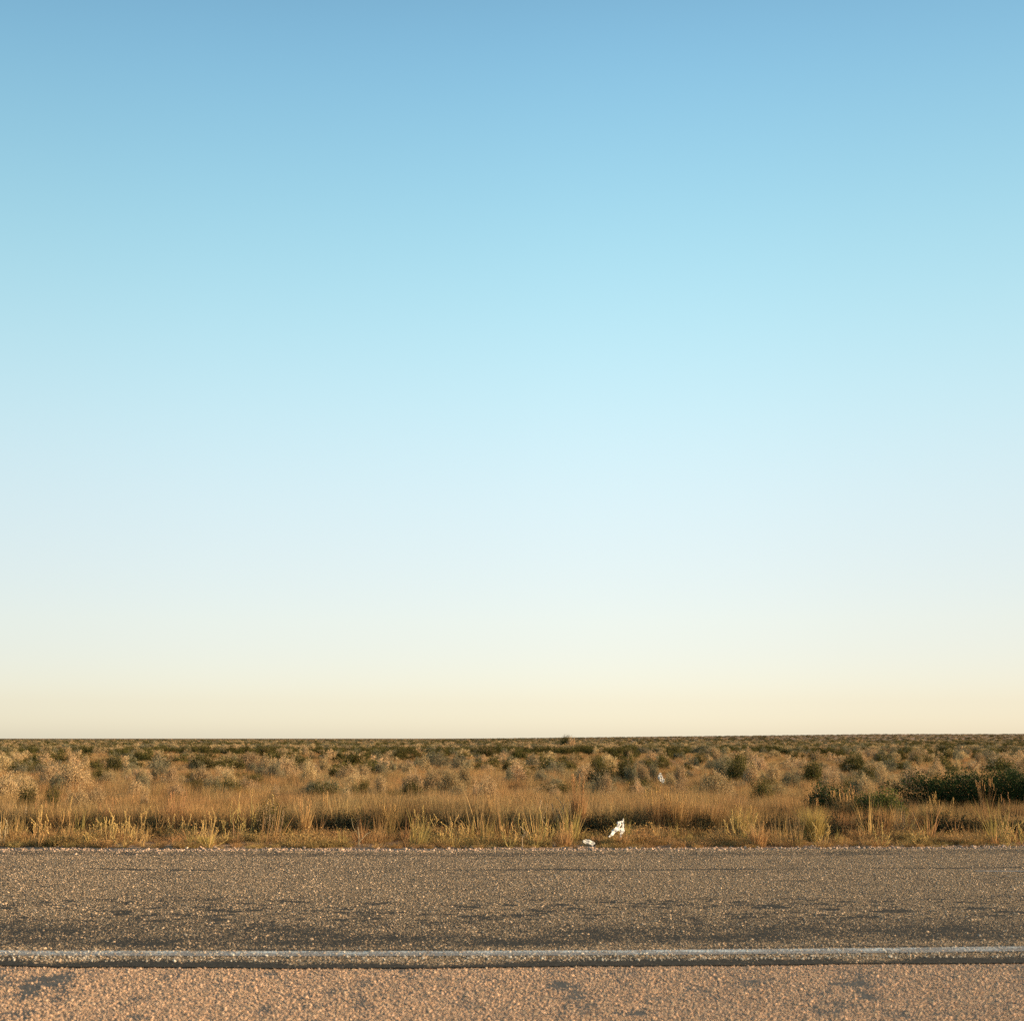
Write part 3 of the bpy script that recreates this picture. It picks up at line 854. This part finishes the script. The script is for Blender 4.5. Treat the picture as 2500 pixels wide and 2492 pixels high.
stones2('shoulder_gravel', 140000, 4.6, lambda x: x * 0 + 8.2, lambda x: vec_edge(x) + .07, 0.0108, [M['shoulder_stone'], M['shoulder_stone'], M['chip'], M['shoulder_stone'], M['shoulder_stone'], M['stone']],
        'fine orange pink gravel of the near shoulder', 40, 0.004, lambda x, y, r: np.clip(sh_cover(x, y, None) * 1.0, .03, 1) * np.where(y > vec_edge(x), np.clip(vnoise(x * 4, y * 9, 97, 2), 0, 1), 1))
def road_keep(x, y, r):
    a = y - vec_edge(x)
    return np.clip(road_cover(x, a) * 1.05, .03, 1) ** 1.6
stones2('road_chips', 170000, 7.6, lambda x: vec_edge(x), lambda x: vec_f(x), 0.0140, [M['chip'], M['chip'], M['chip2']], 'stone chips standing proud of the worn road surface', 60, 0.012, road_keep, 0.12)
stones2('painted_chips', 6500, 7.6, lambda x: np.vectorize(lineY)(x) - .52, lambda x: np.vectorize(lineY)(x) + .0, 0.0135, [simple('painted_chip', (0.60, 0.52, 0.40), (0.44, 0.38, 0.30), 40)],
        'chips still flecked with paint along the edge line', 80, 0.014, lambda x, y, r: np.clip(.6 + .9 * vnoise(x * 1.3, y * 3, 81, 4, .6), 0, 1), 0.3)
stones('verge_gravel', 9000, 12, lambda r, x: vec_f(x) + .18 + r.normal(0, .22, len(x)) + .5 * (r.uniform(size=len(x)) < .25) * r.normal(0, .6, len(x)) + .3 * vnoise(x * .8, x * 0, 77, 3), 0.026, M['stone'], 'loose pale pink gravel along the far edge of the road', 50)

# ------------------------------------------------------------------ roadside plants by hand
def weed(px, base_y, top_y, n, spread, label, seed, stemmat='weed', budmat='bud', buds=True, name='roadside_weed', group=None, thick=0.0065):
    p0 = hit(px, base_y); r = np.random.default_rng(seed)
    H = (base_y - top_y) / 2.4414 * p0.y / FPX
    sm, bmb = MB(), MB()
    for i in range(n):
        a = r.uniform(0, 2 * math.pi) if i else 0
        out = spread * r.uniform(0.35, 1.7) * H * (1 if i else 0.2)
        h = H * (r.uniform(0.38, 0.95) if i else 1.0)
        dx, dy = math.cos(a) * out, math.sin(a) * out * 0.7
        if n > 1 and i: dx = out * (-1 if i % 2 else 1) * r.uniform(.4, 1)
        P = [(0, 0, -0.01), (dx * .5, dy * .45, h * .18), (dx * .9 + r.normal(0, .01), dy * .85, h * .46), (dx * 1.0 + r.normal(0, .02), dy, h * .76), (dx * 1.02 + r.normal(0, .035), dy, h)]
        tube(sm, P, thick, thick * .55, r.uniform(), 4)
        for b in range(r.integers(1, 4)):
            t = r.uniform(.35, .7); q = np.array(P[1]) * (1 - t) + np.array(P[3]) * t
            e = q + np.array([r.normal(0, .06) * H, r.normal(0, .05) * H, r.uniform(.18, .34) * H])
            tube(sm, [q, (q + e) / 2 + np.array([(e - q)[0] * .25, 0, -.01]), e], thick * .6, thick * .4, r.uniform(), 3)
            if buds:
                for j in range(7): bud(bmb, e + np.array([r.normal(0, .005), r.normal(0, .005), -j * .011]), r.uniform(.003, .0065), r.uniform())
        if buds:
            m_ = int(h * 46)
            for j in range(m_):
                t = j / m_; q = np.array(P[4]) * (1 - t) + np.array(P[3]) * t
                bud(bmb, q + np.array([r.normal(0, .006), r.normal(0, .006), 0]), r.uniform(.003, .0075), r.uniform())
        lc = [np.array(P[1]) * (1 - t) + np.array(P[3]) * t + r.normal(0, .014, 3) for t in r.uniform(0, 1, 9)]
        leaves(sm, lc, 0.024, seed + i, upright=0.8)
    root = obj(name, sm.mesh('stems', M[stemmat]), loc=p0)
    tag(root, label, 'weed', group)
    if buds: obj('seed_heads', bmb.mesh('seed_heads', M[budmat]), root)
    return root

WEEDS = [
 (93, 2068, 1969, 9, .30, 'bushy golden weed with many stalks near the left edge'),
 (166, 2050, 1945, 2, .12, 'single tall golden stalk in front of dark grass, left part'),
 (7, 2065, 2003, 3, .2, 'short pale weed cut by the left edge of the road verge'),
 (55, 2040, 1972, 1, .25, 'thin bent straw stalk leaning right near the left edge'),
 (213, 2066, 2033, 5, .4, 'short cluster of budded stalks left of the candelabra weed'),
 (265, 2066, 1976, 6, .42, 'candelabra weed with upturned budded arms, left third'),
 (300, 2070, 1984, 5, .38, 'second candelabra weed, close right of the first, left third'),
 (341, 2055, 1972, 4, .3, 'slender weed right of the two candelabra weeds'),
 (420, 2050, 1990, 3, .3, 'small forked weed between slender weed and yellow green clump'),
 (454, 2050, 1990, 4, .3, 'small budded weed left of the yellow green clump'),
 (510, 2070, 1975, 7, .34, 'yellow green many stemmed weed at the verge, left third'),
 (560, 2045, 1978, 3, .4, 'sprawling pale weed beside a grey scrap of litter'),
 (609, 2048, 1932, 6, .45, 'tall candelabra weed left of the near dark shrub'),
 (663, 2045, 1943, 3, .1, 'straight golden stalks in front of the near dark shrub'),
 (868, 2040, 1970, 4, .45, 'forked weed with drooping arms above the bare twig'),
 (1031, 2048, 1968, 4, .3, 'weed with crooked stalks left of centre'),
 (1084, 2060, 2008, 5, .3, 'short yellow green weed near the centre'),
 (1110, 2068, 1992, 5, .34, 'green stemmed weed with budded tips near the centre'),
 (1130, 2038, 1992, 3, .3, 'slim Y shaped weed near the centre'),
 (1243, 2070, 2010, 5, .3, 'budded weed just left of the pale single stalk'),
 (1275, 2071, 2020, 1, .05, 'pale single stalk near the middle of the verge'),
 (1310, 2068, 1972, 7, .38, 'leafy candelabra weed left of the tall red grass'),
 (1366, 2042, 1950, 6, .35, 'weed with whitish seed heads next to the tall red grass'),
 (1472, 2040, 1980, 5, .34, 'yellow green weed directly behind the torn plastic bag'),
 (1488, 2034, 1964, 4, .25, 'tall stalks rising behind the torn plastic bag'),
 (1516, 2030, 1982, 1, .06, 'single rusty stalk above the spike of the torn bag'),
 (1803, 2058, 1975, 7, .42, 'spreading yellow green weed right of the dark tussock'),
 (1989, 2066, 2010, 3, .2, 'thin weed stalks in front of the leaning tussock, left'),
 (2012, 2068, 2012, 4, .2, 'thin weed stalks in front of the leaning tussock, right'),
 (2127, 2045, 1998, 2, .1, 'upright green stalk by the pale stone, right part'),
 (2151, 2068, 2010, 5, .34, 'yellow weed standing at the verge, right part'),
 (2246, 2066, 2025, 5, .4, 'low yellow weed clump at the verge below the twiggy shrub'),
 (2317, 2038, 1982, 3, .12, 'golden dry stalks left of the curled dry weed'),
 (2445, 2064, 2010, 3, .16, 'green stalks of the right edge cluster, left member'),
 (2460, 2066, 2008, 4, .2, 'green stalks of the right edge cluster, middle member'),
 (2474, 2064, 2012, 3, .16, 'green stalks of the right edge cluster, right member'),
 (2494, 2060, 2004, 3, .2, 'brown budded stalks cut by the right edge'),
]
for i, wd in enumerate(WEEDS):
    pal = ('straw', 'straw') if i in (2, 3, 20, 22) else (('gold_grass', 'bud') if i in (0, 1, 13, 32) else ('weed', 'bud'))
    weed(*wd, 900 + 7 * i, stemmat=pal[0], budmat=pal[1], group='weeds along the road verge')

# bare forked twig
mb = MB(); p0 = hit(876, 2068); q = p0.y / FPX / 2.4414
tube(mb, [(0, 0, 0), (-.003, 0, 30 * q), (-.02, 0, 48 * q)], .009, .004, .3, 5)
tube(mb, [(0, 0, 12 * q), (10 * q, 0, 22 * q), (18 * q, 0.01, 31 * q), (27 * q, 0.02, 35 * q)], .008, .004, .4, 5)
tube(mb, [(-.003, 0, 28 * q), (-14 * q, .02, 45 * q), (-19 * q, .02, 66 * q)], .004, .002, .7, 4)
tag(obj('bare_twig', mb.mesh('bare_twig', M['straw']), loc=p0), 'bare forked twig curving right at the road verge', 'twig')

def tussock(px, base_y, top_y, wpx, n, lean, mat, label, seed, heads=0, width=0.008, depth=1.0):
    p0 = hit(px, base_y); H = (base_y - top_y) / 2.4414 * p0.y / FPX; W = wpx / 2.4414 * p0.y / FPX
    mb = MB(); blades(mb, n, H, W * 0.32, lean, width, seed, hvar=0.5)
    blades(mb, n // 2, H * .55, W * 0.36, lean * 1.5, width, seed + 1, hvar=0.5)
    root = obj('grass_tussock', mb.mesh('grass_tussock', M[mat]), loc=p0)
    tag(root, label, 'grass tussock', 'tussocks along the edge of the tall grass')
    if heads:
        hb = MB(); sb_r = np.random.default_rng(seed + 5)
        for i in range(heads):
            a = sb_r.uniform(0, 6.28); o_ = W * .3 * math.sqrt(sb_r.uniform()); h = H * sb_r.uniform(.85, 1.12)
            t = np.array([math.cos(a) * (o_ + lean * H * .3), math.sin(a) * (o_ + lean * H * .3), h])
            b = np.array([math.cos(a) * o_ * .5, math.sin(a) * o_ * .5, 0])
            tube(hb, [b, (b + t) / 2 + np.array([0, 0, .03]), t], .003, .002, sb_r.uniform(), 3)
            for j in range(10): bud(hb, t - np.array([0, 0, j * .012]) + sb_r.normal(0, .004, 3), sb_r.uniform(.005, .009), sb_r.uniform())
        obj('seed_heads', hb.mesh('seed_heads', M['gold_grass' if mat != 'red_grass' else 'red_grass']), root)
    return root
TUS = [
 (1412, 2042, 1909, 36, 260, .18, 'red_grass', 'tall narrow red orange grass clump beside the torn plastic bag', 16),
 (742, 2046, 1959, 34, 130, .30, 'gold_grass', 'golden fan shaped grass clump right of the near dark shrub', 10),
 (802, 2036, 1945, 30, 110, .25, 'gold_grass', 'pale golden grass clump behind the fan shaped clump', 10),
 (951, 2042, 1972, 34, 110, .30, 'gold_grass', 'golden stalky clump left of centre', 8),
 (1199, 2036, 1950, 30, 150, .22, 'gold_grass', 'sheaf of golden grass just left of the centre line', 12),
 (829, 2045, 2020, 36, 110, .8, 'gold_grass', 'short orange tuft above the bare twig', 0),
 (1600, 2041, 1938, 60, 320, .25, 'grass', 'big upright brown tussock right of the torn bag, left half', 14),
 (1650, 2041, 1942, 60, 320, .25, 'grass', 'big upright brown tussock right of the torn bag, right half', 14),
 (1722, 2038, 1956, 88, 420, .60, 'dark_grass', 'dark arching tussock with a black hollow, right of centre', 6),
 (1812, 2050, 1965, 40, 160, .45, 'green_grass', 'yellow green tussock right of the dark arching one', 6),
 (1986, 2054, 1956, 56, 380, .50, 'green_grass', 'yellow green tussock leaning right, right third', 4),
 (2059, 2028, 1935, 60, 340, .40, 'dark_grass', 'dark brown tussock with reddish tops, right third', 14),
 (2075, 2026, 1928, 40, 160, .30, 'red_grass', 'reddish grass behind the dark brown tussock', 6),
 (2373, 2036, 1986, 44, 110, .9, 'gold_grass', 'curled dry golden weed clump near the right edge', 0),
 (2410, 2024, 1914, 46, 34, .30, 'red_grass', 'tall thin reddish grass near the right edge', 14),
 (2290, 2030, 1946, 90, 420, .45, 'grass', 'wide brown tussock under the big bush', 12),
 (2480, 2028, 1946, 70, 360, .45, 'dark_grass', 'dark grass clump cut by the right edge', 6),
 (427, 2036, 1945, 60, 260, .35, 'red_grass', 'reddish soft grass clump in the left third', 8),
 (260, 2036, 1952, 50, 220, .35, 'red_grass', 'reddish grass clump behind the candelabra weeds', 6),
 (500, 2066, 2030, 50, 170, .8, 'green_grass', 'low yellow green tuft at the foot of the many stemmed weed', 0),
 (100, 2040, 1955, 60, 260, .35, 'grass', 'brown grass clump behind the bushy golden weed', 6),
 (1490, 2064, 2032, 40, 130, .7, 'gold_grass', 'short golden tuft hiding the foot of the torn plastic bag', 0),
 (1520, 2066, 2026, 34, 90, .7, 'grass', 'short brown tuft right of the foot of the torn plastic bag', 0),
 (1458, 2062, 2036, 30, 90, .8, 'grass', 'short tuft between the plastic scrap and the torn plastic bag', 0),
 (1850, 2066, 2000, 60, 150, .6, 'gold_grass', 'golden spreading clump at the verge, right third', 6),
 (1375, 2066, 2012, 50, 120, .6, 'gold_grass', 'golden spreading clump at the verge under the tall red grass', 4),
]
for i, t in enumerate(TUS):
    tussock(*t[:8], 1500 + 9 * i, heads=t[8])

# near dark shrub, shrub at the verge and the twiggy one
def near_shrub(px, base_y, top_y, wpx, mat, label, seed, dense=1.0, leaf=0.03, nm='green_shrub'):
    p0 = hit(px, base_y); H = (base_y - top_y) / 2.4414 * p0.y / FPX; W = wpx / 2.4414 * p0.y / FPX
    return shrub_at(p0, W, W * .8, H, mat, label, seed, dense, leaf, nm)

def shrub_at(p0, W, D, H, mat, label, seed, dense, leaf, nm, profile=None, stemmat='twig'):
    r = np.random.default_rng(seed); lm, sm = MB(), MB(); cents = []
    vol = W * D * H; nb = int(90 * max(.6, min(9, W * D * 3)) * dense)
    for i in range(nb):
        a = r.uniform(0, 6.283); q = math.sqrt(r.uniform()) * 0.5
        tx, ty = math.cos(a) * q * W, math.sin(a) * q * D
        pf = profile(tx / W) if profile else math.sqrt(max(0.05, 1 - (q * 2) ** 2.6))
        lump = 1 + .08 * math.sin(tx * 7 + seed) + .06 * math.sin(tx * 15 + ty * 9)
        tz = H * pf * lump * (r.uniform(.80, 1.02) if r.uniform() < .6 else r.uniform(.25, .8))
        tip = np.array([tx, ty, tz]); b0 = np.array([tx * .55, ty * .55, 0]); mid = (tip + b0) / 2 + r.normal(0, .02, 3)
        if i % 2 == 0: tube(sm, [b0, mid, tip], .006, .0025, r.uniform(), 3)
        for _ in range(30):
            t = r.uniform(-.4, 1.05); cents.append(mid + (tip - mid) * t + r.normal(0, .045, 3))
    c = np.array(cents); c[:, 2] = np.maximum(c[:, 2], .015)
    leaves(lm, c, leaf, seed + 2, upright=.2)
    root = obj(nm, None, loc=p0); root.empty_display_size = .2
    tag(root, label, 'shrub')
    obj('foliage', lm.mesh('foliage', M[mat]), root); obj('stems', sm.mesh('stems', M[stemmat]), root)
    return root

near_shrub(660, 2050, 1949, 92, 'dark', 'near dark green shrub behind golden stalks, left of centre', 71, 1.4, .024, 'green_shrub')
near_shrub(2211, 2046, 1956, 70, 'grey', 'twiggy grey shrub of fine branches in front of the big bush', 72, .8, .014, 'grey_shrub')
UNDER = [(40, 1990, 90), (250, 1992, 110), (400, 2000, 80), (545, 1995, 60), (830, 1982, 110), (900, 1990, 70), (1110, 1985, 90), (1165, 1988, 100), (1250, 1990, 60), (1345, 2000, 60), (1460, 1990, 90), (1540, 1985, 120), (1700, 1985, 60), (1890, 1990, 90), (2010, 1988, 60), (2110, 1985, 80), (2270, 1985, 100), (2340, 1990, 80), (2440, 1985, 90)]  # dark undershrubs added to deepen the hollows at the foot of the grass
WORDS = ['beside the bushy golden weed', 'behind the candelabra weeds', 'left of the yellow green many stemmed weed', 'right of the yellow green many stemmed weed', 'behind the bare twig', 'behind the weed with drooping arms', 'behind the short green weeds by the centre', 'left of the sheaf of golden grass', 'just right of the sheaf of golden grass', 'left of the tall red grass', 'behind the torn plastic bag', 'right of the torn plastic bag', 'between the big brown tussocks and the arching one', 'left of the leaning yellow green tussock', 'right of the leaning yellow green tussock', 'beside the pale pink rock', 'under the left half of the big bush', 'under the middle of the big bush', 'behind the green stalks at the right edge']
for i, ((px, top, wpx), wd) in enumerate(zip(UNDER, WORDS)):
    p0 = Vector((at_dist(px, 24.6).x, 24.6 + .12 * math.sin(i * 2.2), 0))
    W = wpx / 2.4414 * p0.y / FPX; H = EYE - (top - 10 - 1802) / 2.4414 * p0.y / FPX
    shrub_at(p0, W * 1.15, .6, max(.3, H), 'under', 'low dark bluish green undershrub added to deepen the hollow shade ' + wd, 200 + i, .75, .026, 'undershrub', None, 'darktwig')
p_g = at_dist(2019, 27.0)
shrub_at(p_g, 1.2, .8, .80, 'deep', 'dark green leafy shrub left of the yellow green one', 73, 2.0, .036, 'green_shrub')
p_g = at_dist(2135, 26.2)
shrub_at(p_g, .95, .8, .74, 'bright', 'yellow green leafy shrub in front of the big bush left end', 74, 1.7, .040, 'green_shrub')
def prof(u):            # the crown climbs from its left end
    u = max(-.5, min(.5, u))
    return min(1, .68 + .36 * (u + .5) ** .6) * (1 if u < .42 else 1 - (u - .42) * 6)
pb = at_dist(2165, 29.5)
shrub_at(Vector((pb.x + 2.85, 29.8, 0)), 6.1, 1.9, 1.09, 'deep', 'big sprawling dark green bush reaching over the right edge', 75, 1.9, .042, 'sprawling_bush', prof, 'darktwig')

# ------------------------------------------------------------------ litter
def crumpled(name, origin, ribbons, mat, label, cat, seed, q):
    """a torn film: ribbons of (x, z, width) points in units of q metres, pleated and folded in depth"""
    r = np.random.default_rng(seed); mb = MB()
    for rb in ribbons:
        P = np.array(rb, float); m = (len(P) - 1) * 4 + 1; ts = np.linspace(0, len(P) - 1, m)
        C = np.stack([np.interp(ts, range(len(P)), P[:, j]) for j in range(3)], 1)
        vs = []; fs = []; K = 7; ph = r.uniform(0, 6)
        for i in range(m):
            a, b = C[max(i - 1, 0)], C[min(i + 1, m - 1)]
            d = (b - a)[:2]; d = d / (np.linalg.norm(d) + 1e-9); nn = np.array([-d[1], d[0]])
            for j in range(K):
                s = (j / (K - 1) - .5) * C[i, 2] * (1 + r.normal(0, .06))
                pl = math.sin(j * 2.1 + ph + i * .5) * C[i, 2] * .22 + math.sin(i * .9 + ph) * C[i, 2] * .10 + r.normal(0, .03) * C[i, 2]
                px_, pz_ = C[i, 0] + nn[0] * s, C[i, 1] + nn[1] * s
                vs.append((px_ * q, (pl + r.normal(0, 1.5)) * q, pz_ * q))
        for i in range(m - 1):
            for j in range(K - 1):
                a = i * K + j; fs.append((a, a + 1, a + 1 + K, a + K))
        mb.add(vs, fs, .5)
    o = obj(name, mb.mesh(name, mat, True), loc=origin, rz=R(30) if 'plastic' in name else 0, sc=(1.15, 1, 1) if 'plastic' in name else 1)
    sm = o.modifiers.new('film', 'SOLIDIFY'); sm.thickness = .0015
    return tag(o, label, cat)

def zat(py, d):
    r_ = ray(1250, py); return EYE + r_.z / r_.y * d
d0 = 22.7; q = d0 / (FPX * 2.4414 * 6.44)
def cp(x, y, wd):       # from the enlarged detail (origin 705, 1215 in its pixels)
    return (x - 705, 1215 - y, wd)
crumpled('plastic_bag', at_dist(1400 + 705 / 6.44, d0) + Vector((0, 0, zat(1860 + 1215 / 6.44, d0))),
         [[cp(750, 900, 8), cp(748, 960, 26), cp(746, 1020, 30), cp(735, 1075, 62), cp(712, 1130, 36), cp(700, 1205, 18)],
          [cp(672, 945, 34), cp(686, 985, 62), cp(664, 1030, 50), cp(626, 1072, 66), cp(585, 1115, 58), cp(545, 1150, 34), cp(510, 1175, 14)],
          [cp(655, 962, 30), cp(700, 955, 26), cp(745, 950, 20)],
          [cp(640, 1065, 44), cp(690, 1072, 48), cp(748, 1068, 40)]],
         M['plastic'], 'torn white plastic bag snagged upright on the verge weeds', 'plastic bag', 5, q)
d1 = 22.0; q1 = d1 / (FPX * 2.4414 * 6.44)
pz = zat(2064, d1)
crumpled('plastic_scrap', at_dist(1400 + 210 / 6.44, d1) + Vector((0, 0, max(0.01, pz))),
         [[(-95, 72, 18), (-60, 66, 60), (0, 52, 74), (60, 36, 60), (100, 32, 22)], [(40, 24, 34), (62, 0, 26), (66, -16, 10)]],
         M['plastic'], 'small white plastic scrap lying on the verge left of the torn bag', 'litter', 6, q1)
d2 = 30.0; q2 = d2 / (FPX * 2.4414 * 6.44)
bot = hit(1613, 1911); zb = EYE - (EYE / bot.y) * d2
crumpled('plastic_bag', at_dist(1400 + 1340 / 6.44, d2) + Vector((0, 0, zb)),
         [[(-12, 152, 22), (-16, 120, 54), (-8, 80, 84), (10, 50, 78), (28, 18, 50), (36, 0, 18)]],
         M['plastic'], 'white plastic bag caught high in the grass of the plain', 'plastic bag', 7, q2)
for (px, py, wp, lb, mt) in [(568, 2031, 16, 'grey white scrap of litter in weeds, left third', 'greyplastic'),
                             (640, 2012, 22, 'crumpled grey litter at the foot of the near dark shrub', 'greyplastic'),
                             (1446, 2034, 22, 'dull grey plastic film in shade left of the torn bag', 'greyplastic')]:
    p0 = hit(px, py + 6); qq = p0.y / (FPX * 2.4414)
    crumpled('litter_scrap', p0 + Vector((0, -.02, .01)), [[(-wp / 2, 2, 4), (-wp / 5, 6, 9), (wp / 5, 7, 8), (wp / 2, 3, 4)]], M[mt], lb, 'litter', px, qq)

def rock(px, py, wp, label, seed):
    import bmesh
    p0 = hit(px, py + 3); s = wp / 2.4414 * p0.y / FPX; r = np.random.default_rng(seed)
    bm = bmesh.new(); bmesh.ops.create_icosphere(bm, subdivisions=2, radius=.5)
    for v in bm.verts:
        v.co *= 1 + .22 * math.sin(v.co.x * 5 + seed) * math.cos(v.co.y * 6 + v.co.z * 4) + r.normal(0, .03)
        v.co.z *= .6
    me = bpy.data.meshes.new('pale_rock'); bm.to_mesh(me); bm.free(); me.materials.append(M['stone'])
    tag(obj('pale_rock', me, loc=p0 + Vector((0, 0, s * .18)), sc=s), label, 'rock')
rock(2095, 2034, 20, 'pale pink rock at the foot of grass, right part', 3)
rock(911, 2040, 16, 'pale rock in weeds left of centre', 4)
